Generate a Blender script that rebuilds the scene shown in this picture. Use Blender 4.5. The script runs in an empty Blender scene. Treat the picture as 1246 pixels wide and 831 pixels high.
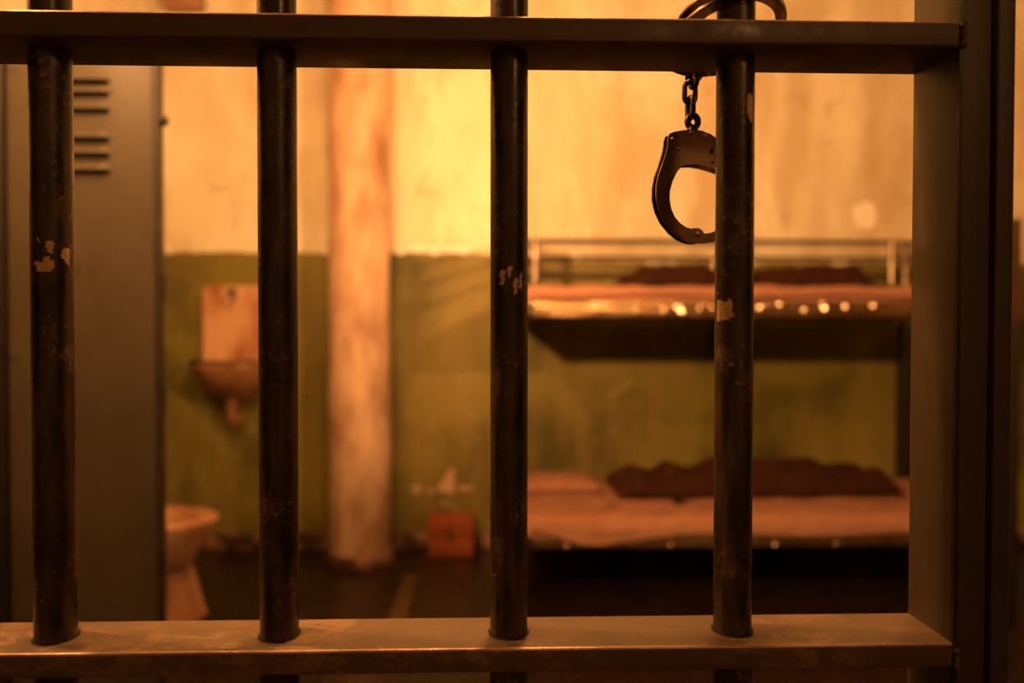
import bpy, bmesh, math, random
from mathutils import Vector, Matrix, noise, Euler
random.seed(7)
S = bpy.context.scene
C = S.collection

# ------------------------------------------------------------------ camera, world, lights, exposure
CAM = Vector((-0.0085, -0.473, 1.087)); YAW, PIT, ROLL, FPX = 0.0275, 0.0162, -0.0008, 850.0
cd = bpy.data.cameras.new('camera'); cam = bpy.data.objects.new('camera', cd); C.objects.link(cam)
cam.location = CAM
cam.rotation_euler = Euler((math.pi/2 - PIT, ROLL, -YAW))
cd.sensor_fit = 'HORIZONTAL'; cd.sensor_width = 36.0; cd.lens = FPX/1246*36
cd.clip_start = 0.01
cd.dof.use_dof = True; cd.dof.focus_distance = 0.505; cd.dof.aperture_fstop = 3.0; cd.dof.aperture_blades = 0
S.camera = cam

w = bpy.data.worlds.new('world'); S.world = w; w.use_nodes = True
w.node_tree.nodes['Background'].inputs[0].default_value = (1.0, 0.5, 0.17, 1)
w.node_tree.nodes['Background'].inputs[1].default_value = 0.006

WARM = (1.0, 0.445, 0.15)
def lamp(name, kind, loc, energy, col=WARM, radius=0.05, target=None, angle=None, blend=0.3):
    l = bpy.data.lights.new(name, kind); l.energy = energy; l.color = col
    l.shadow_soft_size = radius
    if kind == 'SPOT': l.spot_size = math.radians(angle); l.spot_blend = blend
    o = bpy.data.objects.new(name, l); C.objects.link(o); o.location = loc
    if target is not None:
        o.rotation_euler = (Vector(target) - Vector(loc)).to_track_quat('-Z', 'Y').to_euler()
    return o
# flood lamps hung just inside the barred front, out of the frame, a ceiling lamp, and two added fills
lamp('flood_lamp', 'SPOT', (-0.585, 0.35, 1.66), 305, radius=0.035, target=(1.75, 3.0, 1.95), angle=112, blend=0.85)
lamp('flood_lamp_right', 'SPOT', (1.25, 0.35, 1.78), 285, radius=0.035, target=(-1.35, 3.0, 2.0), angle=72, blend=0.9)
lamp('ceiling_lamp', 'POINT', (-1.05, 0.22, 2.48), 80, radius=0.05)
lamp('rail_fill', 'POINT', (0.1, 0.45, 2.8), 70, radius=0.06)  # added without a visible source, to brighten the lower rail's top
lamp('corridor_fill', 'POINT', (1.1, -1.5, 2.1), 13, radius=0.12)  # unseen fill, placed for dim front light and sheen on the cuffs

S.view_settings.view_transform = 'Standard'; S.view_settings.look = 'None'
S.view_settings.gamma = 1.0; S.view_settings.use_curve_mapping = False
S.view_settings.exposure = 0.0
S.cycles.use_denoising = True

# ------------------------------------------------------------------ helpers
def at(px, py, Y):
    """point of the plane y = Y that the camera sees at this pixel of the 1246 x 831 frame"""
    d = Vector(((px - 623)/FPX, (415.5 - py)/FPX, -1.0))
    d = cam.rotation_euler.to_matrix() @ d
    t = (Y - CAM.y)/d.y
    return CAM + d*t
def at_floor(px, py):
    d = cam.rotation_euler.to_matrix() @ Vector(((px - 623)/FPX, (415.5 - py)/FPX, -1.0))
    return CAM + d*(-CAM.z/d.z)

def mk(name, bm, mat, parent=None, smooth=True, angle=40):
    bmesh.ops.recalc_face_normals(bm, faces=bm.faces[:])
    me = bpy.data.meshes.new(name); bm.to_mesh(me); bm.free()
    if smooth:
        me.polygons.foreach_set('use_smooth', [True]*len(me.polygons))
        me.set_sharp_from_angle(angle=math.radians(angle))
    me.materials.append(mat)
    o = bpy.data.objects.new(name, me); C.objects.link(o)
    if parent: o.parent = parent
    return o
def empty(name, loc=(0, 0, 0)):
    o = bpy.data.objects.new(name, None); C.objects.link(o); o.location = loc
    o.empty_display_size = 0.05
    return o
def tag(o, label, cat, group=None):
    o['label'] = label; o['category'] = cat
    if group: o['group'] = group
    return o
def struct(o, label=None, cat=None):
    o['kind'] = 'structure'
    if label: o['label'] = label
    if cat: o['category'] = cat
    return o
def bx(bm, x0, x1, y0, y1, z0, z1, bev=0.0, seg=2):
    t = bmesh.new()
    m = Matrix.Translation(((x0+x1)/2, (y0+y1)/2, (z0+z1)/2)) @ Matrix.Diagonal((abs(x1-x0), abs(y1-y0), abs(z1-z0), 1))
    bmesh.ops.create_cube(t, size=1, matrix=m)
    if bev: bmesh.ops.bevel(t, geom=t.edges[:], offset=bev, segments=seg, profile=0.5, affect='EDGES')
    merge(bm, t)
def merge(bm, t):
    me = bpy.data.meshes.new('tmp'); t.to_mesh(me); t.free(); bm.from_mesh(me); bpy.data.meshes.remove(me)
def box(name, mat, parent, *a, bev=0.0, seg=2):
    bm = bmesh.new(); bx(bm, *a, bev=bev, seg=seg); return mk(name, bm, mat, parent)
def tube(bm, pts, r, seg=12, closed=False, caps=True):
    pts = [Vector(p) for p in pts]; n = len(pts); rings = []
    rr = r if hasattr(r, '__len__') else [r]*n
    ref = None
    for i, p in enumerate(pts):
        if closed: d = pts[(i+1) % n] - pts[i-1]
        else: d = pts[min(i+1, n-1)] - pts[max(i-1, 0)]
        d.normalize()
        if ref is None:
            ref = Vector((0, 0, 1)) if abs(d.z) < 0.9 else Vector((1, 0, 0))
        s = d.cross(ref); s.normalize(); u = s.cross(d); ref = u
        rings.append([bm.verts.new(p + (s*math.cos(a) + u*math.sin(a))*rr[i]) for a in [2*math.pi*k/seg for k in range(seg)]])
    m = n if closed else n-1
    for i in range(m):
        A, B = rings[i], rings[(i+1) % n]
        for k in range(seg): bm.faces.new((A[k], A[(k+1) % seg], B[(k+1) % seg], B[k]))
    if caps and not closed:
        bm.faces.new(rings[0][::-1]); bm.faces.new(rings[-1])
def loft(bm, rings, close_top=False, close_bottom=True, seg=40):
    """rings: (z, cx, cy, rx, ry)"""
    R = []
    for z, cx, cy, rx, ry in rings:
        R.append([bm.verts.new((cx + rx*math.cos(a), cy + ry*math.sin(a), z)) for a in [2*math.pi*k/seg for k in range(seg)]])
    for A, B in zip(R, R[1:]):
        for k in range(seg): bm.faces.new((A[k], A[(k+1) % seg], B[(k+1) % seg], B[k]))
    if close_bottom: bm.faces.new(R[0][::-1])
    if close_top: bm.faces.new(R[-1])
def slab(bm, pts, y0, y1, bev=0.0, seg=1):
    """outline in x, z extruded from y0 to y1"""
    t = bmesh.new()
    a = [t.verts.new((p[0], y0, p[1])) for p in pts]; b = [t.verts.new((p[0], y1, p[1])) for p in pts]
    n = len(pts); t.faces.new(a); t.faces.new(b[::-1])
    for i in range(n): t.faces.new((a[i], b[i], b[(i+1) % n], a[(i+1) % n]))
    if bev:
        es = [e for e in t.edges if abs(e.verts[0].co.y - e.verts[1].co.y) < 1e-9]
        bmesh.ops.bevel(t, geom=es, offset=bev, segments=seg, affect='EDGES')
    merge(bm, t)
def field(bm, nx, ny, f):
    """open sheet from a function (i/nx, j/ny) -> point"""
    V = [[bm.verts.new(f(i/nx, j/ny)) for i in range(nx+1)] for j in range(ny+1)]
    for j in range(ny):
        for i in range(nx): bm.faces.new((V[j][i], V[j][i+1], V[j+1][i+1], V[j+1][i]))

# ------------------------------------------------------------------ materials
def nodes(name):
    m = bpy.data.materials.new(name); m.use_nodes = True
    nt = m.node_tree; b = nt.nodes['Principled BSDF']
    return m, nt, b
def nnode(nt, kind, **kw):
    n = nt.nodes.new(kind)
    for k, v in kw.items(): setattr(n, k, v)
    return n
def coords(nt, scale=(1, 1, 1)):
    tc = nnode(nt, 'ShaderNodeTexCoord'); mp = nnode(nt, 'ShaderNodeMapping')
    mp.inputs['Scale'].default_value = scale
    nt.links.new(tc.outputs['Object'], mp.inputs['Vector']); return mp.outputs['Vector']
def tex(nt, vec, scale, detail=5, rough=0.6, dist=0.0):
    n = nnode(nt, 'ShaderNodeTexNoise'); n.inputs['Scale'].default_value = scale
    n.inputs['Detail'].default_value = detail; n.inputs['Roughness'].default_value = rough
    n.inputs['Distortion'].default_value = dist
    nt.links.new(vec, n.inputs['Vector']); return n.outputs['Fac']
def ramp(nt, fac, stops, interp='LINEAR'):
    r = nnode(nt, 'ShaderNodeValToRGB'); r.color_ramp.interpolation = interp
    el = r.color_ramp.elements
    while len(el) < len(stops): el.new(0.5)
    for e, (p, c) in zip(el, stops):
        e.position = p; e.color = (*c, 1) if hasattr(c, '__len__') else (c, c, c, 1)
    nt.links.new(fac, r.inputs[0]); return r.outputs[0]
def mix(nt, fac, a, b, blend='MIX'):
    n = nnode(nt, 'ShaderNodeMix', data_type='RGBA', blend_type=blend)
    for s, v in ((n.inputs[0], fac), (n.inputs[6], a), (n.inputs[7], b)):
        if isinstance(v, bpy.types.NodeSocket): nt.links.new(v, s)
        elif hasattr(v, '__len__'): s.default_value = (*v, 1)
        else: s.default_value = v
    return n.outputs[2]
def bump(nt, b, h, strength, dist=0.005):
    n = nnode(nt, 'ShaderNodeBump'); n.inputs['Strength'].default_value = strength; n.inputs['Distance'].default_value = dist
    nt.links.new(h, n.inputs['Height']); nt.links.new(n.outputs[0], b.inputs['Normal'])
def simple(name, c1, c2, scale=20, rough=0.5, metal=0.0, bumpk=0.2, lo=0.35, hi=0.65, stretch=(1, 1, 1), rvar=0.15, spec=0.5, bd=0.002):
    m, nt, b = nodes(name); v = coords(nt, stretch)
    f = tex(nt, v, scale)
    nt.links.new(ramp(nt, f, [(lo, c1), (hi, c2)]), b.inputs['Base Color'])
    f2 = tex(nt, v, scale*4)
    nt.links.new(ramp(nt, f2, [(0.3, max(rough-rvar, .03)), (0.7, min(rough+rvar, 1))]), b.inputs['Roughness'])
    b.inputs['Metallic'].default_value = metal
    b.inputs['Specular IOR Level'].default_value = spec
    if bumpk: bump(nt, b, f2, bumpk, bd)
    return m

CREAM = (0.80, 0.76, 0.58); CREAM2 = (0.60, 0.50, 0.33); GREEN = (0.190, 0.168, 0.030); GREEN2 = (0.075, 0.068, 0.014); PLASTER = (0.84, 0.74, 0.60)
DADO = 1.468
def wall_mat(name, dado=True):
    m, nt, b = nodes(name); v = coords(nt)
    big = tex(nt, v, 1.7, 4, 0.55, 0.4); mid = tex(nt, v, 7, 6, 0.65, 0.6); fine = tex(nt, v, 45, 5, 0.6)
    streak = tex(nt, coords(nt, (2.6, 2.6, 0.6)), 1.6, 5, 0.6)  # soft vertical bands in the colour, standing in for blurred bar shadows
    cream = mix(nt, ramp(nt, big, [(0.42, 0.0), (0.68, 0.75)]), CREAM, CREAM2)
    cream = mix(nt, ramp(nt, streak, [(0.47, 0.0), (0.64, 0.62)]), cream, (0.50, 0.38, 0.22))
    cream = mix(nt, ramp(nt, mid, [(0.57, 0.0), (0.70, 0.6)]), cream, (0.45, 0.35, 0.2))
    col = cream
    if dado:
        green = mix(nt, ramp(nt, big, [(0.40, 0.0), (0.62, 1.0)]), GREEN, GREEN2)
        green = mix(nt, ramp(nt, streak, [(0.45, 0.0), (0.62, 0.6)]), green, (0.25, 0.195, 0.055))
        green = mix(nt, ramp(nt, mid, [(0.62, 0.0), (0.70, 0.6)]), green, (0.33, 0.27, 0.12))
        green = mix(nt, ramp(nt, fine, [(0.68, 0.0), (0.74, 0.6)]), green, PLASTER)
        geo = nnode(nt, 'ShaderNodeTexCoord'); sep = nnode(nt, 'ShaderNodeSeparateXYZ')
        nt.links.new(geo.outputs['Object'], sep.inputs[0])
        ad = nnode(nt, 'ShaderNodeMath', operation='MULTIPLY_ADD')
        mr = nnode(nt, 'ShaderNodeMapRange'); nt.links.new(sep.outputs['X'], mr.inputs[0])
        for k_, v_ in ((1, -0.1), (2, 0.5), (3, 0.0), (4, 0.042)): mr.inputs[k_].default_value = v_
        zz_ = nnode(nt, 'ShaderNodeMath', operation='ADD'); nt.links.new(sep.outputs['Z'], zz_.inputs[0]); nt.links.new(mr.outputs[0], zz_.inputs[1])
        nt.links.new(mid, ad.inputs[0]); ad.inputs[1].default_value = 0.03; nt.links.new(zz_.outputs[0], ad.inputs[2])
        sel = nnode(nt, 'ShaderNodeMath', operation='GREATER_THAN'); nt.links.new(ad.outputs[0], sel.inputs[0]); sel.inputs[1].default_value = DADO + 0.015
        # worn paint edge along the line where the two paints meet
        col = mix(nt, sel.outputs[0], green, cream)
        d = nnode(nt, 'ShaderNodeMath', operation='SUBTRACT'); nt.links.new(ad.outputs[0], d.inputs[0]); d.inputs[1].default_value = DADO + 0.03
        a = nnode(nt, 'ShaderNodeMath', operation='ABSOLUTE'); nt.links.new(d.outputs[0], a.inputs[0])
        l = nnode(nt, 'ShaderNodeMath', operation='LESS_THAN'); nt.links.new(a.outputs[0], l.inputs[0]); l.inputs[1].default_value = 0.022
        pm = nnode(nt, 'ShaderNodeMath', operation='MULTIPLY'); nt.links.new(l.outputs[0], pm.inputs[0])
        nt.links.new(ramp(nt, tex(nt, v, 9, 3, .5), [(0.56, 0.0), (0.60, 1.0)]), pm.inputs[1])
        col = mix(nt, pm.outputs[0], col, (0.88, 0.82, 0.70))
    nt.links.new(col, b.inputs['Base Color'])
    b.inputs['Roughness'].default_value = 0.55; b.inputs['Specular IOR Level'].default_value = 0.3
    h = mix(nt, 0.5, mid, fine); bump(nt, b, h, 0.35, 0.01)
    return m
M = {}
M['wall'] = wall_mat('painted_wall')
M['ceil'] = wall_mat('painted_ceiling', False)
M['corridor'] = simple('corridor_paint', (0.34, 0.28, 0.18), (0.24, 0.19, 0.12), 3, 0.7)
M['plaster'] = simple('bare_plaster', (0.95, 0.93, 0.86), (0.90, 0.84, 0.74), 30, 0.8, bumpk=0.3)
M['plaster2'] = simple('dirty_plaster', (0.52, 0.37, 0.24), (0.42, 0.28, 0.17), 30, 0.8, bumpk=0.3)
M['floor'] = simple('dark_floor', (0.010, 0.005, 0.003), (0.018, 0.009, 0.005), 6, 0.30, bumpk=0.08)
M['line'] = simple('brown_floor_line', (0.13, 0.08, 0.018), (0.04, 0.024, 0.008), 18, 0.5, bumpk=0.1)
M['base'] = simple('worn_baseboard', (0.06, 0.03, 0.016), (0.42, 0.24, 0.15), 9, 0.55, lo=0.45, hi=0.68)
M['column'] = simple('stained_column', (0.64, 0.46, 0.31), (0.27, 0.125, 0.06), 5.5, 0.6, lo=0.40, hi=0.72, stretch=(1.3, 1.3, 0.55), bumpk=0.3, bd=0.006)
def panel_mat():
    m, nt, b = nodes('grey_steel_paint'); v = coords(nt)
    col = ramp(nt, tex(nt, v, 4), [(0.35, (0.105, 0.085, 0.055)), (0.65, (0.078, 0.060, 0.037))])
    k = nnode(nt, 'ShaderNodeMath', operation='MULTIPLY')
    nt.links.new(ramp(nt, tex(nt, v, 30, 5, .65), [(0.58, 0.0), (0.64, 1.0)]), k.inputs[0]); nt.links.new(ramp(nt, tex(nt, v, 7, 2, .5), [(0.52, 0.0), (0.60, 0.7)]), k.inputs[1])
    nt.links.new(mix(nt, k.outputs[0], col, (0.030, 0.020, 0.011)), b.inputs['Base Color']); b.inputs['Roughness'].default_value = 0.45
    return m
M['panel'] = panel_mat()
M['panel_plain'] = simple('grey_steel_plain', (0.105, 0.085, 0.055), (0.080, 0.062, 0.038), 4, 0.45, bumpk=0.08)
M['panel_dark'] = simple('dark_steel_edge', (0.030, 0.024, 0.016), (0.05, 0.04, 0.028), 14, 0.5, bumpk=0.1)
M['black'] = simple('black_iron', (0.012, 0.009, 0.007), (0.022, 0.016, 0.011), 25, 0.45)
M['china'] = simple('stained_porcelain', (0.62, 0.37, 0.22), (0.36, 0.15, 0.06), 7, 0.28, lo=0.40, hi=0.72, stretch=(1, 1, 0.6), bumpk=0.03)
M['splash'] = simple('rust_streaked_porcelain', (0.66, 0.40, 0.24), (0.30, 0.10, 0.032), 9, 0.3, stretch=(1, 1, 0.4), lo=0.44, hi=0.66, bumpk=0.03)
M['shaded'] = simple('shaded_porcelain', (0.34, 0.17, 0.075), (0.14, 0.06, 0.025), 8, 0.35, lo=0.38, hi=0.66, bumpk=0.05)  # darker porcelain, puts the shading of basin and trap into the colour
M['box'] = simple('red_wood', (0.33, 0.085, 0.026), (0.25, 0.058, 0.018), 12, 0.5, stretch=(1, 1, 5), bumpk=0.1)
M['bedframe'] = simple('bronze_bed_enamel', (0.34, 0.22, 0.11), (0.20, 0.115, 0.055), 7, 0.09, metal=0.8, bumpk=1.0, bd=0.013, rvar=0.03)
M['chrome'] = simple('worn_bed_tube', (0.36, 0.30, 0.21), (0.22, 0.17, 0.11), 25, 0.24, metal=0.75, bumpk=0.1)
M['rail_dark'] = simple('dark_bed_tube', (0.020, 0.012, 0.006), (0.014, 0.008, 0.004), 25, 0.5, bumpk=0.1)
M['footpost'] = simple('brown_foot_post', (0.085, 0.035, 0.014), (0.06, 0.024, 0.010), 20, 0.6)
M['glint'] = simple('glint_metal', (0.80, 0.66, 0.48), (0.66, 0.52, 0.36), 60, 0.34, metal=1.0, bumpk=0.05, rvar=0.05)  # bright metal for the added glint discs
M['spring'] = simple('spring_base', (0.02, 0.015, 0.01), (0.03, 0.02, 0.014), 30, 0.7)
M['sheet'] = simple('pink_cotton', (0.60, 0.33, 0.22), (0.52, 0.27, 0.17), 14, 0.9, bumpk=0.25, spec=0.1, bd=0.004)
M['mattress'] = simple('mattress_ticking', (0.52, 0.29, 0.19), (0.44, 0.23, 0.145), 14, 0.85, bumpk=0.2, spec=0.15)
M['blanket'] = simple('brown_wool', (0.085, 0.034, 0.018), (0.055, 0.022, 0.012), 25, 0.95, bumpk=0.5, spec=0.05, bd=0.004)
M['porc'] = simple('white_porcelain', (0.80, 0.74, 0.62), (0.7, 0.6, 0.48), 20, 0.3, bumpk=0.02)
M['pinkbox'] = simple('brown_conduit_box', (0.34, 0.17, 0.09), (0.26, 0.12, 0.06), 20, 0.5)

def bar_mat():
    m, nt, b = nodes('black_brown_bar_paint')
    v = coords(nt, (1, 1, 0.16)); v2 = coords(nt)
    f = tex(nt, v, 110, 4, 0.55); g = tex(nt, v2, 240, 4, 0.6); h = tex(nt, v2, 34, 5, 0.65)
    col = ramp(nt, f, [(0.38, (0.020, 0.013, 0.008)), (0.66, (0.085, 0.052, 0.030))])
    col = mix(nt, ramp(nt, h, [(0.60, 0.0), (0.68, 0.75)]), col, (0.13, 0.085, 0.050))
    spk = nnode(nt, 'ShaderNodeMath', operation='MULTIPLY'); nt.links.new(ramp(nt, g, [(0.58, 0.0), (0.64, 1.0)]), spk.inputs[0]); nt.links.new(ramp(nt, h, [(0.48, 0.0), (0.62, 1.0)]), spk.inputs[1])
    col = mix(nt, spk.outputs[0], col, (0.25, 0.165, 0.10))
    nt.links.new(col, b.inputs['Base Color'])
    nt.links.new(ramp(nt, h, [(0.35, 0.22), (0.7, 0.48)]), b.inputs['Roughness'])
    bump(nt, b, mix(nt, 0.4, f, g), 0.45, 0.0014)
    return m
def rail_mat():
    m, nt, b = nodes('worn_grey_brown_rail_paint')
    v = coords(nt, (0.55, 1, 1)); h = tex(nt, v, 70, 7, 0.78, 0.3); g = tex(nt, v, 170, 5, 0.7); big = tex(nt, v, 7, 4, 0.5)
    col = ramp(nt, big, [(0.35, (0.115, 0.078, 0.052)), (0.7, (0.165, 0.108, 0.068))])
    worn = nnode(nt, 'ShaderNodeMath', operation='MULTIPLY')
    nt.links.new(ramp(nt, h, [(0.50, 0.0), (0.535, 1.0)]), worn.inputs[0]); nt.links.new(ramp(nt, big, [(0.44, 0.0), (0.54, 1.0)]), worn.inputs[1])
    col = mix(nt, worn.outputs[0], col, (0.255, 0.160, 0.092))
    col = mix(nt, ramp(nt, g, [(0.63, 0.0), (0.70, 0.8)]), col, (0.040, 0.024, 0.014))
    nt.links.new(col, b.inputs['Base Color'])
    nt.links.new(ramp(nt, h, [(0.35, 0.34), (0.7, 0.58)]), b.inputs['Roughness'])
    bump(nt, b, mix(nt, 0.5, h, g), 0.30, 0.0010)
    return m
def frame_mat():
    m, nt, b = nodes('olive_brown_frame_paint')
    v = coords(nt, (1, 1, 0.45)); h = tex(nt, v, 38, 6, 0.7, 0.3); g = tex(nt, v, 90, 5, 0.65)
    col = ramp(nt, h, [(0.35, (0.078, 0.056, 0.032)), (0.66, (0.055, 0.038, 0.021))])
    col = mix(nt, ramp(nt, g, [(0.69, 0.0), (0.73, 0.9)]), col, (0.020, 0.012, 0.008))
    nt.links.new(col, b.inputs['Base Color']); b.inputs['Roughness'].default_value = 0.5
    bump(nt, b, g, 0.15, 0.001)
    return m
M['bar'] = bar_mat(); M['rail'] = rail_mat(); M['frame'] = frame_mat()
M['edge'] = simple('edge_highlight', (0.62, 0.42, 0.27), (0.34, 0.21, 0.13), 60, 0.36, metal=0.6, bumpk=0.3, stretch=(0.4, 1, 1), bd=0.001)  # lighter bevel colour standing in for the edge highlight
M['rail_clean'] = simple('grey_brown_rail_paint', (0.125, 0.085, 0.054), (0.105, 0.070, 0.043), 9, 0.45, bumpk=0.1, bd=0.001)
M['chip'] = simple('cream_undercoat', (0.90, 0.66, 0.38), (0.74, 0.48, 0.23), 160, 0.6, bumpk=0.2)
M['weld'] = simple('weld_bead', (0.16, 0.09, 0.05), (0.07, 0.04, 0.02), 160, 0.5, bumpk=0.6, bd=0.002)
M['cuff'] = simple('dark_nickel', (0.36, 0.26, 0.165), (0.24, 0.17, 0.11), 25, 0.22, metal=1.0, bumpk=0, rvar=0.04)
M['rivet'] = simple('bright_rivet', (0.62, 0.46, 0.31), (0.5, 0.36, 0.24), 60, 0.25, metal=1.0, bumpk=0)
M['cuff_dark'] = simple('blackened_nickel', (0.12, 0.09, 0.065), (0.08, 0.06, 0.04), 60, 0.3, metal=1.0, bumpk=0.03, rvar=0.08)
M['hole'] = simple('keyhole_black', (0.005, 0.004, 0.003), (0.01, 0.008, 0.006), 60, 0.7)

# ------------------------------------------------------------------ the room
XL, XR, YB, ZC = -1.625, 3.0, 3.0, 3.0
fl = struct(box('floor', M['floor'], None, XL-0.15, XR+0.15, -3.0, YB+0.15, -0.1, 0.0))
struct(box('ceiling', M['ceil'], None, XL-0.15, XR+0.15, -0.05, YB+0.15, ZC, ZC+0.1))
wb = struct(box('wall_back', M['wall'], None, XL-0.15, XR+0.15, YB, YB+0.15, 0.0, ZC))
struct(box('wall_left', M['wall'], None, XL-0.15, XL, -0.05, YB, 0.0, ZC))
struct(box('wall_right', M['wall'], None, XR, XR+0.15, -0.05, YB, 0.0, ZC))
# unseen corridor wall behind the viewer, added to reflect in the cuffs
struct(box('wall_front', M['corridor'], None, -3.2, 3.2, -2.75, -2.6, 0.0, 3.4))
bm = bmesh.new(); bx(bm, XL, XR, YB-0.022, YB, 0.0, 0.085, 0.006); struct(mk('baseboard_back', bm, M['base']))
bm = bmesh.new(); bx(bm, XL, XL+0.022, 0.0, YB-0.022, 0.0, 0.085, 0.006); struct(mk('baseboard_left', bm, M['base']))
# thin brown-yellow strip running over the floor towards the bars
p0, p1, p2, p3 = at_floor(493, 700), at_floor(508, 700), at_floor(494, 752), at_floor(472, 752)
d0, d1 = (p3-p0), (p2-p1)
bm = bmesh.new(); q = [p0, p1, p1 + d1*1.6, p0 + d0*1.6]
a = [bm.verts.new((v.x, v.y, 0.0)) for v in q]; b_ = [bm.verts.new((v.x, v.y, 0.0015)) for v in q]
bm.faces.new(a); bm.faces.new(b_)
for i in range(4): bm.faces.new((a[i], a[(i+1) % 4], b_[(i+1) % 4], b_[i]))
mk('floor_line', bm, M['line'], fl, smooth=False)

# bare plaster where paint has come off the back wall
def blob(cx, cy, rx, ry, n=22, k=0.16, seed=0):
    out = []
    for i in range(n):
        a = 2*math.pi*i/n; r = 1 + k*2*noise.noise(Vector((math.cos(a)*1.4+seed, math.sin(a)*1.4, seed*3.1)))
        p = at(cx + rx*r*math.cos(a), cy + ry*r*math.sin(a), YB); out.append((p.x, p.z))
    return out
def patch(name, pts, mat, parent, th=0.004):
    bm = bmesh.new(); slab(bm, pts, YB-th, YB+0.002, 0.001); return mk(name, bm, mat, parent)
patch('plaster_patch', blob(1053, 262, 15, 17, seed=2), M['plaster'], wb)
patch('plaster_patch', [(at(u, v, YB).x, at(u, v, YB).z) for u, v in ((531, 595), (538, 585), (545, 574), (551, 568), (553, 580), (553.5, 599), (549, 602), (540, 599), (533, 598))], M['plaster2'], wb)
patch('plaster_patch', blob(507, 595, 6.5, 5, seed=5), M['plaster2'], wb)
patch('plaster_patch', blob(566, 594, 9, 3.2, seed=8), M['plaster2'], wb)
patch('plaster_patch', blob(524, 597, 4, 2.4, seed=9), M['plaster2'], wb)
patch('plaster_patch', blob(541, 612, 4, 2.2, seed=10), M['plaster2'], wb)
patch('plaster_patch', blob(540, 301, 12, 2.4, seed=12), M['plaster'], wb)
patch('plaster_patch', blob(508, 302, 9, 3.6, seed=13), M['plaster'], wb)

# ------------------------------------------------------------------ column
cc = at(437.5, 400, 2.84); crad = 0.142
bm = bmesh.new(); col_t = empty('round_column', (cc.x, 2.84, 0))
tag(col_t, 'thick round pinkish column with stained paint standing by the back wall', 'column')
rings = []
for i in range(61):
    z = 0.05 + (ZC-0.05)*i/60
    rings.append((z, 0, 0, crad, crad))
loft(bm, rings, True, True, 48)
for v in bm.verts:
    n_ = noise.noise(Vector((v.co.x*6, v.co.y*6, v.co.z*3)))*0.006
    f = 1 + n_/crad; v.co.x *= f; v.co.y *= f
mk('shaft', bm, M['column'], col_t)
bm = bmesh.new(); loft(bm, [(0, 0, 0, crad+.016, crad+.016), (0.045, 0, 0, crad+.014, crad+.014), (0.055, 0, 0, crad+.004, crad+.004)], True, True, 48)
mk('base', bm, M['base'], col_t)

# ------------------------------------------------------------------ conduit box with porcelain lamp holder, high on the back wall
jx = at(232, 5, YB)
jb = tag(empty('lamp_holder', (jx.x, YB, jx.z)), 'brown box with white porcelain lamp holder high in the back corner', 'lamp holder')
box('back_box', M['pinkbox'], jb, -0.11, 0.075, -0.06, 0.0, -0.045, 0.14, bev=0.008)
bm = bmesh.new()
tube(bm, [(0.005, -0.06, 0.055), (0.005, -0.085, 0.052), (0.005, -0.115, 0.045), (0.005, -0.13, 0.043)], [0.055, 0.055, 0.042, 0.036], 24); mk('porcelain_socket', bm, M['porc'], jb)
bm = bmesh.new(); tube(bm, [(-0.02, -0.03, 0.14), (-0.02, -0.03, 0.2)], 0.012, 14); mk('conduit', bm, M['pinkbox'], jb)

# ------------------------------------------------------------------ louvered steel panel at the left
PY = 1.10
xr, xl = at(187, 300, PY).x, at(9, 300, PY).x
ztop = at(100, 47, PY).z
pn = tag(empty('steel_partition', ((xl+xr)/2, PY, 0)), 'tall grey steel partition panel with louvered slots left behind the bars', 'partition')
def loc(bm, o):
    bmesh.ops.translate(bm, vec=-o.location, verts=bm.verts[:]); return bm
bm = bmesh.new(); bx(bm, xl, xr, PY, PY+0.022, 0.02, ztop, 0.003); mk('sheet', loc(bm, pn), M['panel'], pn)
bm = bmesh.new(); bx(bm, xr-0.002, xr+0.012, PY+0.001, PY+0.026, 0.0, ztop+0.004, 0.002); mk('edge_strip', loc(bm, pn), M['panel_dark'], pn)
bm = bmesh.new(); bx(bm, xl-0.055, xl-0.004, PY-0.006, PY+0.045, 0.0, ztop+0.01, 0.003); mk('post', loc(bm, pn), M['black'], pn)
lx1 = at(136, 150, PY).x; lx0 = lx1 - 0.135
for yy in (96, 111, 131, 166, 185, 205):
    z = at(100, yy, PY).z
    bm = bmesh.new(); n = 10; out = []
    # pressed hood: flush along the top, standing off the sheet along its open lower lip
    for i in range(n+1):
        t = i/n; x = lx0 + (lx1-lx0)*t; e = min(1, min(t, 1-t)/0.10); e = math.sqrt(max(0, 1-(1-e)**2))
        out.append((bm.verts.new((x, PY+0.001, z+0.013)), bm.verts.new((x, PY-0.011*e, z+0.001)), bm.verts.new((x, PY-0.012*e, z-0.003))))
    for A, B in zip(out, out[1:]):
        bm.faces.new((A[0], B[0], B[1], A[1])); bm.faces.new((A[1], B[1], B[2], A[2]))
    lv = mk('louver', loc(bm, pn), M['panel'], pn)
    bm = bmesh.new(); bx(bm, lx0+0.005, lx1-0.005, PY-0.0012, PY+0.001, z-0.010, z+0.004, 0.0)
    mk('slot', loc(bm, pn), M['hole'], lv)
kb = at(197, 147, PY+0.012)
bm = bmesh.new(); tube(bm, [(xr+0.008, PY+0.013, kb.z), (kb.x-0.006, PY+0.013, kb.z), (kb.x-0.004, PY+0.013, kb.z), (kb.x+0.010, PY+0.013, kb.z)], [0.006, 0.006, 0.012, 0.011], 14)
mk('bolt', loc(bm, pn), M['black'], pn)
for zz in (at(190, 350, PY).z, at(190, 488, PY).z):
    bm = bmesh.new(); tube(bm, [(xr+0.014, PY+0.012, zz-0.03), (xr+0.014, PY+0.012, zz+0.03)], 0.006, 12); mk('hinge', loc(bm, pn), M['panel_dark'], pn)

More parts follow.
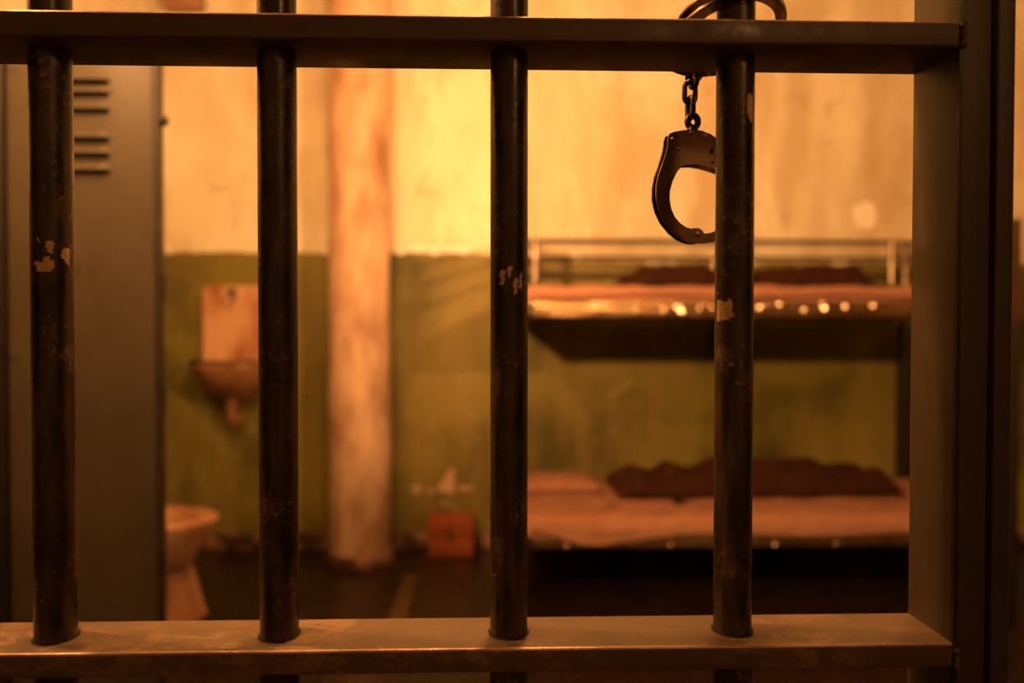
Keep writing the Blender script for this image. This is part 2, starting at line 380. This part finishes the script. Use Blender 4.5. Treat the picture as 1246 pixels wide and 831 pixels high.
# ------------------------------------------------------------------ sink on the back wall
sc_ = at(291, 400, YB); sx = sc_.x
zt, zr, zb = at(291, 348, YB-0.03).z, at(291, 441, YB-0.2).z, at(291, 492, YB-0.14).z
sk = tag(empty('wall_sink', (sx, YB, zr)), 'rust-stained porcelain wall sink with tall splashback', 'sink')
hw = 0.166; sh = zt - zr
pts = []
for cx_, cz_, a0 in ((hw-0.03, sh-0.03, 0), (-hw+0.03, sh-0.03, 90)):
    for k in range(7):
        a = math.radians(a0 + 15*k); pts.append((cx_ + 0.03*math.cos(a), cz_ + 0.03*math.sin(a)))
pts += [(-hw, -0.02), (hw, -0.02)]
bm = bmesh.new(); slab(bm, pts, -0.035, 0.0, 0.008, 3); mk('splashback', bm, M['splash'], sk)
bm = bmesh.new(); hb = zr - zb
# bowl: half-oval basin, hollow
R = []; bw, bd_ = 0.190, 0.27
prof = [(1.0, 0.0), (1.015, -0.02), (0.985, -0.035), (0.90, -0.070), (0.74, -0.110), (0.54, -0.148), (0.34, -0.178), (0.17, -0.20), (0.09, -0.205)]
prof = [(1.0-0.10, -0.012), (0.97, 0.004)] + prof
inner = [(0.30, -0.14), (0.62, -0.12), (0.82, -0.075), (0.88, -0.03)]
seq = [(s, z) for s, z in inner] + prof
def ringpt(s, z, n=28):
    out = []
    for i in range(n+1):
        a = math.pi*i/n
        x = -bw*s*math.cos(a)*(abs(math.cos(a))**-0.12 if abs(math.cos(a)) > 1e-3 else 1)
        y = -0.03 - (bd_-0.03)*s*math.sin(a)**0.85
        out.append((x, y, z*hb/0.19))
    return out
prev = None
for s, z in seq:
    cur = [bm.verts.new(p) for p in ringpt(s, z)]
    if prev:
        for k in range(len(cur)-1): bm.faces.new((prev[k], prev[k+1], cur[k+1], cur[k]))
    else: first = cur
    prev = cur
bm.faces.new(prev); bm.faces.new(first[::-1])
mk('basin', bm, M['shaded'], sk)
bm = bmesh.new(); tube(bm, [(p[0]*1.01, p[1]-0.002, 0.004) for p in ringpt(1.0, 0.0)], 0.007, 8); mk('rim', bm, M['panel_dark'], sk)
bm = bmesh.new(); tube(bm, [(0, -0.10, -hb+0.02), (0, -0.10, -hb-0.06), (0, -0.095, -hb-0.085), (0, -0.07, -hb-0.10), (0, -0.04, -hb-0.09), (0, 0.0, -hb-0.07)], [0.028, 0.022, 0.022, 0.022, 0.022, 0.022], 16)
mk('drain_trap', bm, M['shaded'], sk)
zf = at(288, 362, YB-0.06).z - zr
bm = bmesh.new(); tube(bm, [(-0.012, -0.03, zf), (-0.012, -0.075, zf+0.008), (-0.012, -0.10, zf-0.005), (-0.012, -0.105, zf-0.03)], [0.014, 0.013, 0.012, 0.010], 14); mk('faucet', bm, M['chrome'], sk)
bm = bmesh.new(); tube(bm, [(-0.012, -0.06, zf+0.005), (-0.012, -0.06, zf+0.035)], 0.008, 10); tube(bm, [(-0.035, -0.06, zf+0.035), (0.011, -0.06, zf+0.035)], 0.007, 10); mk('tap_handle', bm, M['rail_dark'], sk)

# ------------------------------------------------------------------ toilet by the left wall
tY = 2.10; tip = at(264, 628, tY).x; RZ = 0.405
tl = tag(empty('toilet', (tip-0.29, tY, 0)), 'seatless rust-stained porcelain toilet bowl half hidden by the steel partition', 'toilet')
bm = bmesh.new()
loft(bm, [(0.225, 0.06, 0, 0.130, 0.085), (0.25, 0.055, 0, 0.155, 0.105), (0.29, 0.035, 0, 0.195, 0.135), (0.33, 0.015, 0, 0.240, 0.160), (0.365, 0.004, 0, 0.272, 0.174), (0.385, 0, 0, 0.288, 0.180), (0.398, 0, 0, 0.290, 0.181), (RZ, 0, 0, 0.280, 0.172),
          (RZ, 0, 0, 0.235, 0.130), (0.395, 0, 0, 0.228, 0.123), (0.36, 0, 0, 0.215, 0.112), (0.31, 0.02, 0, 0.16, 0.085), (0.27, 0.04, 0, 0.09, 0.05)], True, True, 56)
mk('bowl', bm, M['china'], tl)
bm = bmesh.new()
loft(bm, [(0.0, 0.06, 0.0, 0.165, 0.115), (0.02, 0.06, 0, 0.163, 0.113), (0.05, 0.06, 0, 0.140, 0.090), (0.12, 0.05, 0, 0.125, 0.075), (0.19, 0.045, 0, 0.122, 0.075), (0.24, 0.05, 0, 0.135, 0.085)], True, True, 40)
mk('pedestal', bm, M['china'], tl)
bm = bmesh.new(); tube(bm, [(0.10, 0.06, 0.24), (0.135, 0.075, 0.17), (0.15, 0.085, 0.09), (0.165, 0.09, 0.0)], [0.04, 0.042, 0.042, 0.05], 18)
mk('trapway', bm, M['china'], tl)

# ------------------------------------------------------------------ small red wooden box on the floor
bl = at(521, 678, 2.87); br = at(576, 678, 2.87); bt = at(548, 629, 2.87).z
rb = tag(empty('wooden_box', ((bl.x+br.x)/2, 2.87, 0)), 'small reddish wooden box with a dark keyhole slot against the wall', 'box')
W2 = (br.x-bl.x)/2; H = bt
box('front_panel', M['box'], rb, -W2, W2, 0.0, 0.012, 0.0, H*0.44, bev=0.002)
box('front_panel', M['box'], rb, -W2, W2, 0.0, 0.012, H*0.445, H, bev=0.002)
box('side_panel', M['box'], rb, -W2, -W2+0.012, 0.012, 0.105, 0.0, H, bev=0.002)
box('side_panel', M['box'], rb, W2-0.012, W2, 0.012, 0.105, 0.0, H, bev=0.002)
box('top_panel', M['box'], rb, -W2+0.012, W2-0.012, 0.012, 0.105, H-0.012, H-0.001, bev=0.002)
bm = bmesh.new()
slab(bm, [(0.011*math.cos(a), 0.086 + 0.013*math.sin(a)) for a in [math.radians(120 + 300*k/16) for k in range(17)]] + [(0.006, 0.115), (0.004, 0.15), (-0.004, 0.15), (-0.006, 0.115)][0:4], -0.0015, 0.004)
mk('keyhole', bm, M['hole'], rb)

# ------------------------------------------------------------------ bunk bed
X0, X1, YF, YBK = 0.085, 2.03, 2.23, 2.93
ZU0, ZU1 = 1.140, 1.202; ZL0, ZL1 = 0.242, 0.286
ZTOP = at(870, 293, YBK).z
bed = tag(empty('bunk_bed', ((X0+X1)/2, (YF+YBK)/2, 0)), 'two-tier metal bunk bed against the back wall, with a guard rail', 'bunk bed')
def bpart(name, mat, f):
    bm = bmesh.new(); f(bm); return mk(name, loc(bm, bed), mat, bed)
for x in (X0, X1):
    for y in (YF, YBK):
        if (x, y) == (X1, YF):
            bpart('post', M['footpost'], lambda bm: bx(bm, x-0.035, x+0.035, y-0.018, y+0.018, ZU0-0.03, ZTOP, 0.008)); bpart('leg', M['black'], lambda bm: bx(bm, x-0.035, x+0.035, y-0.018, y+0.018, 0, ZU0-0.03, 0.004)); continue
        bpart('post', M['chrome'] if y == YBK else M['rail_dark'], lambda bm: tube(bm, [(x, y, ZU0-(0 if y == YF else 0.03)), (x, y, ZTOP-0.006), (x, y, ZTOP)], [0.019, 0.019, 0.014], 16))
        if (x, y) == (X0, YF): continue           # the head end hangs from the wall
        bpart('leg', M['black'], lambda bm: bx(bm, x-0.035, x+0.035, y-0.018, y+0.018, 0, ZU0-0.03, 0.004))
bpart('leg', M['black'], lambda bm: bx(bm, X0-0.02, X0+0.02, YF-0.01, YF+0.018, 0, ZL0+0.01, 0.004))
for x in (X0, X1):
    for z in (ZTOP-0.012, at(870, 314, YBK).z, at(870, 335, YBK).z):
        bpart('end_rung', M['rail_dark'], lambda bm: tube(bm, [(x, YF, z), (x, YBK, z)], 0.011, 12))
for z0, z1 in ((ZU0, ZU1), (ZL0, ZL1)):
    for y0, y1 in ((YF-0.012, YF+0.012), (YBK-0.012, YBK+0.012)):
        bpart('side_rail', M['bedframe'], lambda bm: bx(bm, X0, X1, y0, y1, z0, z1, 0.004))
    for x in (X0, X1):
        bpart('end_rail', M['bedframe'], lambda bm: bx(bm, x-0.012, x+0.012, YF, YBK, z0, z1, 0.004))
    bpart('spring_base', M['spring'], lambda bm: bx(bm, X0+0.01, X1-0.01, YF+0.01, YBK-0.01, z0+0.004, z0+0.016))
gx = [at(651, 320, YBK).x, at(1085, 320, YBK).x, at(868, 320, YBK).x]
for yy in (293.5, 314, 335):
    bpart('guard_rail', M['rail_dark'], lambda bm: tube(bm, [(X0, YBK, at(870, yy, YBK).z), (X1, YBK, at(870, yy, YBK).z)], 0.0095, 12))
for i, x in enumerate(gx):
    bpart('guard_post', M['chrome'], lambda bm: tube(bm, [(x, YBK, ZU1-0.01), (x, YBK, ZTOP)], 0.014 if i < 2 else 0.008, 14))
for z0 in (ZU0, ZL0):          # corner brackets with bolts
    for x in (X0+0.03, X1-0.03):
        bpart('corner_bracket', M['rail_dark'], lambda bm: bx(bm, x-0.03, x+0.03, YF-0.016, YF-0.011, z0, z0+0.05, 0.002))

# small discs added along the front rails, tilted to catch flood lamp glints
LAMP_A = Vector((-0.585, 0.35, 1.66))
for u, v in ((725, 369), (736, 370), (773, 376), (803, 368), (808, 377), (824, 374), (829, 378), (851, 375), (857, 369), (866, 374), (924, 374), (931, 369), (948, 370), (978, 377), (1000, 370), (1003, 375), (1028, 373), (1062, 372), (690, 664), (816, 663), (943, 662), (1017, 661)):
    p = at(u, v, YF-0.0165); n_ = ((LAMP_A-p).normalized() + (CAM-p).normalized()).normalized()
    n_ = (n_ + Vector((random.uniform(-1, 1), 0, random.uniform(-1, 1)))*(0.15 if v < 500 else 0.24)).normalized()
    bm = bmesh.new(); q_ = random.uniform(0.0035, 0.0075) if v < 500 else 0.004
    tube(bm, [p - n_*0.012, p + n_*0.0015, p + n_*0.003], [q_, q_, q_*0.85], 12)
    mk('glint_disc', loc(bm, bed), M['glint'], bed)
# mattresses, rounded and slightly lumpy
def mattress(name, z0, z1, label):
    o = tag(empty(name, ((X0+X1)/2, (YF+YBK)/2, z0)), label, 'mattress')
    bm = bmesh.new(); bx(bm, X0+0.022, X1-0.022, YF+0.014, YBK-0.016, z0, z1, 0.026, 4)
    bmesh.ops.subdivide_edges(bm, edges=[e for e in bm.edges if abs(e.verts[0].co.x-e.verts[1].co.x) > 1], cuts=60, use_grid_fill=True)
    bmesh.ops.subdivide_edges(bm, edges=[e for e in bm.edges if abs(e.verts[0].co.y-e.verts[1].co.y) > .3], cuts=18, use_grid_fill=True)
    for v in bm.verts:
        if v.co.z > z0+0.01:
            v.co.z += 0.008*noise.noise(v.co*5) ; v.co.y += 0.006*noise.noise(v.co*7+Vector((3, 1, 2)))*(1 if v.co.y < 2.3 else 0.3)
    bmesh.ops.translate(bm, vec=-o.location, verts=bm.verts[:])
    mk('cover', bm, M['mattress'], o); return o
UM, LM = 1.250, 0.352
mattress('mattress', ZU0+0.0165, UM, 'thin pinkish mattress on the upper bunk')
mattress('mattress', ZL0+0.0165, LM, 'thin pinkish mattress under the sheet of the lower bunk')

def drape(name, x0, x1, ztop, drop, label, seed):
    o = tag(empty(name, ((x0+x1)/2, YF, ztop)), label, 'bed sheet')
    bm = bmesh.new(); yb, yf = YBK-0.05, YF-0.016
    L = yb - yf
    def f(u, t):
        x = x0 + (x1-x0)*u; dl = drop(u); s = t*(L+0.02+dl)
        wr = 0.008*noise.noise(Vector((x*7, s*11, seed))) + 0.007*noise.noise(Vector((x*14+s*16, s*15, seed+4)))
        if s < L-0.03: y, z = yb - s, ztop + 0.006 + max(wr, -0.004)
        else:
            k = s-(L-0.03)
            if k < 0.047: a = k/0.03; y, z = yf+0.03 - 0.03*math.sin(a), ztop+0.006 - 0.03*(1-math.cos(a)) + wr*(1-a/1.57)
            else: y, z = yf - 0.004 - abs(wr)*1.3 - 0.010*(k-0.047)/0.1, ztop - 0.024 - (k-0.047)
        return (x-o.location.x, y-o.location.y, z-o.location.z)
    field(bm, 130, 60, f)
    bmesh.ops.solidify(bm, geom=bm.faces[:], thickness=0.003)
    mk('cloth', bm, M['sheet'], o, angle=70); return o
def dlow(u):
    x = u*1.88
    return 0.010 + 0.055*min(1, max(0, (x-0.02)/0.20)) - 0.028*min(1, max(0, (x-0.28)/0.35)) + 0.006*math.sin(x*7)
drape('bed_sheet', 0.125, 2.0, LM+0.004, dlow, 'rumpled pink sheet hanging over the lower bunk edge', 1.0)
def dup_(u): return 0.006 + 0.006*math.sin(u*17)
drape('bed_sheet', 0.115, 1.99, UM+0.004, dup_, 'pink sheet tucked flat over the upper bunk', 6.0)

def blanket(name, x0, x1, y0, y1, zb, h, label, seed, humps):
    o = tag(empty(name, ((x0+x1)/2, (y0+y1)/2, zb)), label, 'blanket')
    bm = bmesh.new()
    def f(u, t):
        e = 0.10*noise.noise(Vector((u*4, t*4, seed)))
        du = min(u, 1-u)*2; dt = min(t, 1-t)*2
        edge = min(1, du/0.22)*min(1, dt/0.35); edge = math.sqrt(max(0, 1-(1-edge)**2))
        fold = 0.5 + 0.5*math.sin(u*20 + 9*t + 3*noise.noise(Vector((u*5, t*3, seed+2))))
        big = humps(u)
        z = edge*h*(0.20 + 0.48*big + 0.26*fold*big + 0.34*noise.noise(Vector((u*11, t*7, seed+7))))
        x = x0 + (x1-x0)*(u + 0.02*noise.noise(Vector((t*7, u*3, seed+1)))*(1 if 0 < u < 1 else 1)); y = y0 + (y1-y0)*(t + 0.09*noise.noise(Vector((u*6, t*3, seed+5))))
        return (x-o.location.x, y-o.location.y, max(z, 0.002))
    field(bm, 110, 36, f)
    bmesh.ops.solidify(bm, geom=bm.faces[:], thickness=0.004)
    mk('cloth', bm, M['blanket'], o, angle=70); return o
bx0, bx1 = at(748, 600, 2.55).x, at(1088, 600, 2.55).x
blanket('blanket', bx0, bx1, 2.47, 2.80, LM+0.030, 0.118, 'crumpled dark brown blanket lying on the lower bunk', 3.0,
        lambda u: 0.62 + 0.38*math.exp(-((u-0.55)/0.3)**2))
ux0, ux1 = at(755, 345, 2.60).x, at(1048, 345, 2.60).x
blanket('blanket', ux0, ux1, 2.47, 2.80, UM+0.030, 0.098, 'crumpled dark brown blanket lying on the upper bunk', 9.0,
        lambda u: 0.55 + 0.45*abs(math.sin(u*math.pi*1.6+0.5)))
# flat pillow at the head of the lower bunk
plw = tag(empty('pillow', (0.305, 2.755, LM+0.016)), 'flat pink pillow at the left head of the lower bunk', 'pillow')
bm = bmesh.new()
def pf(u, t):
    a, b2 = u*2-1, t*2-1
    h = max(0, (1-abs(a)**3.5))**0.5*max(0, (1-abs(b2)**3.5))**0.5
    return (0.185*a*(1-0.06*(1-abs(b2))), 0.13*b2*(1-0.06*(1-abs(a))), 0.004 + 0.048*h + 0.004*noise.noise(Vector((a*4, b2*4, 2))))
field(bm, 30, 22, pf); bmesh.ops.solidify(bm, geom=bm.faces[:], thickness=0.003); mk('case', bm, M['sheet'], plw, angle=70)

# ------------------------------------------------------------------ the barred gate
ZK = 1.087
BR = 0.0127; DEP = 0.0252
ZUT, ZUB, ZLT, ZLB = ZK+0.2002, ZK+0.1840, ZK-0.2056, ZK-0.2215
SX = 0.2959
gate = tag(empty('barred_gate', (0, 0, 0)), 'heavy iron cell gate with dark round bars, flat cross rails and a painted stile', 'gate')
bars_x = [-0.6090, -0.4560, -0.3008, -0.1524, 0.0025, 0.1562]
bm = bmesh.new()
loft(bm, [(0.0, 0, 0, BR, BR)] + [(0.05*i, 0, 0, BR, BR) for i in range(1, 47)] + [(2.35, 0, 0, BR, BR)], True, True, 40)
bar0 = mk('bar', bm, M['bar'], gate); bar0.location.x = bars_x[0]
bars = [bar0]
for x in bars_x[1:]:
    o = bar0.copy(); C.objects.link(o); o.parent = gate; o.location.x = x; bars.append(o)
for k, o in enumerate(bars): o.rotation_euler.z = k*1.3
def rail(z0, z1, name='cross_rail'):
    bm = bmesh.new(); bx(bm, -0.75, SX, -DEP, DEP, z0, z1, 0.0016, 3)
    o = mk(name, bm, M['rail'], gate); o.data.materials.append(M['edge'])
    for p in o.data.polygons:                      # highlight painted in along the front upper bevel
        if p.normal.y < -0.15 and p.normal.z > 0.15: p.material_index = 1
    return o
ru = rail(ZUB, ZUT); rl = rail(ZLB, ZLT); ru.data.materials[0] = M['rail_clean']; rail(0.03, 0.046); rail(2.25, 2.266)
# worn collar seams where the bars pass through the rails
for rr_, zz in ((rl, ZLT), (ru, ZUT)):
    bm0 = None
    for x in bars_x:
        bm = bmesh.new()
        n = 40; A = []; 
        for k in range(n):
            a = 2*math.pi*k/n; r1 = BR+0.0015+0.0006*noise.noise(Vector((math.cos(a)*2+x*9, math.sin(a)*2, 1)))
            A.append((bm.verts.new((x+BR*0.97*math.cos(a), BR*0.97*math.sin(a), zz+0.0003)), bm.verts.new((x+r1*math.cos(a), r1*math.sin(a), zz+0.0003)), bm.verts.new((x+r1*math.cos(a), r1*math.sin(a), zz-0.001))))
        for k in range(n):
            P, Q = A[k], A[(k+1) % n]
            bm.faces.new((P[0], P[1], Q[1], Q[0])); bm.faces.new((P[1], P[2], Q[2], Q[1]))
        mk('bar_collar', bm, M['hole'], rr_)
# stile: flat bar standing on edge at the right, rails welded to it
stx1 = at(1203, 400, -DEP).x
bm = bmesh.new(); bx(bm, SX-0.002, stx1, -DEP, DEP, 0.01, 2.35, 0.0016, 3); mk('stile', bm, M['frame'], gate)
bm = bmesh.new(); prev = None
for k in range(700):                                # cracked paint seam along the inner front corner
    z = 0.1 + k*0.003; q = 0.0010 + 0.0022*max(0, noise.noise(Vector((z*60, 1, 2)))) + 0.0008*noise.noise(Vector((z*210, 4, 2)))
    cur = [bm.verts.new(p) for p in ((SX-0.0023, -DEP+0.0014+q, z), (SX-0.0020, -DEP-0.0003, z), (SX-0.0004+q*0.7, -DEP-0.0003, z))]
    if prev: bm.faces.new((prev[0], prev[1], cur[1], cur[0])); bm.faces.new((prev[1], prev[2], cur[2], cur[1]))
    prev = cur
mk('stile_seam', bm, M['black'], gate, smooth=False)
for z0, z1 in ((ZUB, ZUT), (ZLB, ZLT)):
    bm = bmesh.new(); pts = []
    nn = 16
    for k in range(nn+1):
        z = z0-0.0005 + (z1-z0+0.001)*k/nn
        pts.append((SX+0.0002, -DEP-0.0004, z))
    tube(bm, pts, [0.0021 + 0.0009*noise.noise(Vector((k*0.4, z0*9, 0))) for k in range(nn+1)], 10)
    mk('weld_bead', bm, M['weld'], gate)
    bm = bmesh.new(); zz = z1 if z1 < ZK else z1
    tube(bm, [(SX-0.0005, -DEP + 2*DEP*k/24, zz+0.0002) for k in range(25)], [0.0014+0.0007*noise.noise(Vector((k*0.5, z0*7, 3))) for k in range(25)], 8)
    mk('weld_bead', bm, M['weld'], gate)
# jamb the gate closes against
jx0, jx1 = at(1209.5, 400, -DEP+0.004).x, at(1233, 400, -DEP+0.004).x
bm = bmesh.new(); bx(bm, jx0, jx1, -DEP+0.004, DEP+0.012, 0.0, 2.6, 0.002, 3); jb_ = struct(mk('trim_1', bm, M['frame']), 'olive brown flat steel jamb right of the gate stile', 'door frame')

# flaked paint on the bars: thin jagged scales that follow the bar
def chip(bar, pts, px0, seed):
    """pts: outline in photograph pixels around the bar's own centre line, turned into arc length and height on the bar"""
    bx_ = bar.location.x
    poly = []
    for u, v in pts:
        p = at(u, v, -BR*0.8); s = max(-0.98, min(0.98, (p.x - bx_ + (-0.8*BR)*0)/BR))
        poly.append((math.asin(s)*BR, p.z))
    def inside(x, y):
        c = False; n = len(poly)
        for i in range(n):
            (x1, y1), (x2, y2) = poly[i], poly[i-1]
            if (y1 > y) != (y2 > y) and x < (x2-x1)*(y-y1)/(y2-y1)+x1: c = not c
        return c
    cs = 0.0005; s0 = min(p[0] for p in poly); s1 = max(p[0] for p in poly); z0 = min(p[1] for p in poly); z1 = max(p[1] for p in poly)
    bm = bmesh.new(); V = {}
    off = math.atan2(-(CAM.x-bx_), -(CAM.y))  # bar side turned to the viewer when it was chipped
    def vert(i, j):
        if (i, j) not in V:
            a = (s0+i*cs)/BR
            r = BR + 0.00035
            V[i, j] = bm.verts.new((r*math.sin(a), -r*math.cos(a), z0+j*cs))
        return V[i, j]
    for i in range(int((s1-s0)/cs)+1):
        for j in range(int((z1-z0)/cs)+1):
            x, y = s0+(i+.5)*cs, z0+(j+.5)*cs
            nx = 0.0013*noise.noise(Vector((x*900, y*900, seed))); ny = 0.0015*noise.noise(Vector((x*900+7, y*900, seed)))
            if inside(x+nx, y+ny) and noise.noise(Vector((x*700, y*500, seed+3))) < 0.52:
                bm.faces.new((vert(i, j), vert(i+1, j), vert(i+1, j+1), vert(i, j+1)))
    if not bm.faces: bm.free(); return
    ext = bmesh.ops.extrude_face_region(bm, geom=bm.faces[:])
    for g in ext['geom']:
        if isinstance(g, bmesh.types.BMVert): f = (BR-0.0003)/(BR+0.00035); g.co.x *= f; g.co.y *= f
    o = mk('paint_chip', bm, M['chip'], None, smooth=False)
    o.parent = bar; o.rotation_euler.z = -bar.rotation_euler.z
b1, b2, b3, b4 = bars[2:6]
chip(b1, [(48, 319), (47, 326), (50, 331), (63, 331), (66, 324), (67, 318), (63, 317), (62, 313), (58, 313), (55, 317), (52, 320)], 0, 1)
chip(b1, [(58, 294), (58, 304), (61, 307), (64, 309), (65, 304), (67, 299), (64, 293)], 0, 2)
chip(b1, [(72, 305), (71, 312), (74, 318), (76, 324), (78, 322), (76, 314), (77, 308), (76, 300), (73, 302)], 0, 3)
chip(b1, [(45, 318), (44, 323), (48, 322), (48, 318)], 0, 4)
chip(b1, [(48, 290), (48, 292), (52, 295), (52, 292)], 0, 5)
chip(b2, [(313, 306), (312, 313), (315, 315), (317, 305), (318, 302)], 0, 6)
chip(b2, [(313, 319), (313, 326), (315, 326), (316, 319)], 0, 7)
chip(b3, [(609, 329), (608, 336), (610, 340), (608, 346), (612, 347), (615, 341), (614, 335), (615, 329)], 0, 8)
chip(b3, [(618, 325), (617, 329), (619, 333), (617, 337), (620, 338), (621, 331), (624, 328), (623, 324)], 0, 9)
chip(b3, [(626, 341), (624, 347), (625, 352), (624, 357), (629, 358), (629, 350), (631, 342), (628, 338)], 0, 10)
chip(b3, [(633, 331), (632, 345), (631, 351), (634, 353), (635, 345), (634, 332)], 0, 11)
chip(b4, [(872, 365), (872, 390), (878, 391), (885, 389), (891, 386), (892, 381), (890, 377), (891, 370), (889, 366), (887, 362), (884, 369), (880, 365)], 0, 12)
chip(b4, [(872, 359), (874, 355), (878, 355), (877, 360), (875, 362)], 0, 13)
chip(b4, [(908, 117), (907, 130), (908, 140), (912, 149), (915, 150), (916, 140), (916, 126), (915, 116), (911, 115)], 0, 14)

# ------------------------------------------------------------------ handcuffs
CY = 0.070
def lp(u, v):                                     # photo pixel -> metres in the cuff's own plane, swivel at the origin
    p = at(u, v, CY-0.005); o = at(843, 159, CY-0.005); return (p.x-o.x, p.z-o.z)
hc = empty('handcuffs', at(843, 159, CY))
tag(hc, 'dark steel handcuffs locked round the right bar, one cuff hanging below the rail', 'handcuffs')
cheek = [(808, 172), (810, 166), (816, 163.5), (824, 162), (834, 160.5), (843, 160), (852, 161), (862, 165), (872, 171), (884, 180), (896, 192), (903, 202), (905, 210), (901, 214),
         (892, 214), (880, 211), (868, 207), (855, 204), (843, 202.5), (833, 203), (825, 203.5), (818, 212), (812.5, 223), (809, 235), (808.5, 246), (810.5, 257), (815, 267), (822, 275), (830, 280), (837, 282), (841, 279.7), (847, 279.6), (852, 282.5), (855, 288), (853.5, 294), (848.5, 297.8), (841, 298.3),
         (834, 297), (825, 293), (814, 285), (803.5, 273), (796.5, 259), (793, 244), (793, 230), (796, 216), (801, 203), (806, 192), (808.5, 182)]
body = [(812, 168), (826, 164), (843, 162), (860, 167), (882, 181), (900, 200), (902, 210), (885, 210), (860, 203), (838, 200), (826, 201), (816, 208), (806, 206), (812, 188)]
def local(pts): return [lp(u, v) for u, v in pts]
def cuff_parts(root):
    bm = bmesh.new(); slab(bm, local(body), -0.0026, 0.0026, 0.0003); core = mk('cuff', bm, M['cuff_dark'], root)
    for s in (-1, 1):
        bm = bmesh.new(); y0, y1 = (-0.0058, -0.0027) if s < 0 else (0.0027, 0.0058)
        slab(bm, local(cheek), y0, y1, 0.0007, 2); mk('cheek_plate', bm, M['cuff'], core, angle=50)
    # single toothed bow swinging through the lock
    cx, cz = lp(853, 245); rx, rz = 0.0318, 0.0298
    pts_o, pts_i = [], []
    for k in range(49):
        a = math.radians(-102 + 205*k/48)
        tooth = 0.0005*(1 if k % 2 else 0) if k > 30 else 0
        pts_o.append((cx + (rx+0.0036+tooth)*math.cos(a), cz + (rz+0.0036+tooth)*math.sin(a)))
        pts_i.append((cx + (rx-0.0040)*math.cos(a), cz + (rz-0.0040)*math.sin(a)))
    bm = bmesh.new(); slab(bm, pts_o + pts_i[::-1], -0.0020, 0.0020, 0.0005); mk('swing_bow', bm, M['cuff'], core, angle=50)
    for u, v, r in ((837, 164.5, 2.6), (854, 168, 3.0), (813, 173, 2.4), (821, 184, 3.0), (845, 287.5, 3.6)):
        x, z = lp(u, v); bm = bmesh.new(); q = r/1565
        for sgn in (-1, 1):
            tube(bm, [(x, sgn*0.0055, z), (x, sgn*0.0061, z), (x, sgn*0.0068, z), (x, sgn*0.0072, z)], [q, q, q*0.75, q*0.3], 16)
        mk('rivet', bm, M['rivet'], core)
    for u, v, r in ((863, 187, 2.3), (869.5, 194, 2.0), (864, 199.5, 1.6)):
        x, z = lp(u, v); bm = bmesh.new(); tube(bm, [(x, -0.0061, z), (x, -0.0050, z)], r/1565, 14)
        if r > 2.2: tube(bm, [(x+0.0002, -0.0061, z+0.002), (x+0.0002, -0.0050, z+0.002)], 1.6/1565, 12)
        mk('keyhole', bm, M['hole'], core)
    return core
core = cuff_parts(hc)
core.rotation_euler = (0, 0, math.radians(8))
# swivel eye on the lock housing
def swivel(core):
    bm = bmesh.new(); e = lp(843, 148)
    n = 24; A = []
    tube(bm, [(e[0] + 0.0042*math.cos(2*math.pi*k/n), 0, e[1] + 0.0048*math.sin(2*math.pi*k/n)) for k in range(n)], 0.0026, 12, closed=True)
    x, z = lp(843, 158)
    tube(bm, [(x, 0, z-0.004), (x, 0, z+0.001), (x, 0, z+0.0022)], [0.0042, 0.0042, 0.0034], 14)
    mk('swivel', bm, M['cuff_dark'], core)
swivel(core)
# upper cuff: same parts, lying round the bar on the rail, lock hanging behind it
core2 = core.copy(); C.objects.link(core2); core2.parent = hc
for ch in list(core.children):
    o = ch.copy(); C.objects.link(o); o.parent = core2
tilt = math.radians(15)
up_loc = at(843, 91.5, 0.072)
# local -z must point towards the corridor and slightly up: local z -> (0, cos, -sin)
zl = Vector((0, math.cos(tilt), -math.sin(tilt))); xl_ = Vector((1, 0, 0)); yl = zl.cross(xl_)
mt = Matrix((xl_, yl, zl)).transposed()
core2.rotation_euler = (mt @ Matrix.Rotation(math.radians(-4), 3, 'Y')).to_euler()
core2.location = Vector(up_loc) - Vector(hc.location) + Vector((0.002, -0.004, 0.0015))
# chain links
def link(u, v0, v1, flat):
    p0, p1 = at(u, v0, CY), at(u, v1, CY); h = (p0.z-p1.z)/2 - 0.0018; c = (p0+p1)/2 - Vector(hc.location)
    wd = 0.0042; bm = bmesh.new(); n = 28; pts = []
    for k in range(n):
        a = 2*math.pi*k/n; x = wd*math.cos(a); z = (h-wd)*(1 if math.sin(a) > 0 else -1)*(1 if abs(math.sin(a)) > 1e-6 else 0) + wd*math.sin(a)
        pts.append((x, 0, z) if flat else (0, x, z))
    pts = [Vector(p) for p in pts]
    tube(bm, pts, 0.0021, 12, closed=True)
    o = mk('chain_link', bm, M['cuff_dark'], hc); o.location = c; return o
l0 = link(844, 84, 109, False); l0.rotation_euler.z = 0.35
link(839.5, 97, 128, True)
l2 = link(840, 116, 147, False); l2.rotation_euler.z = 0.25
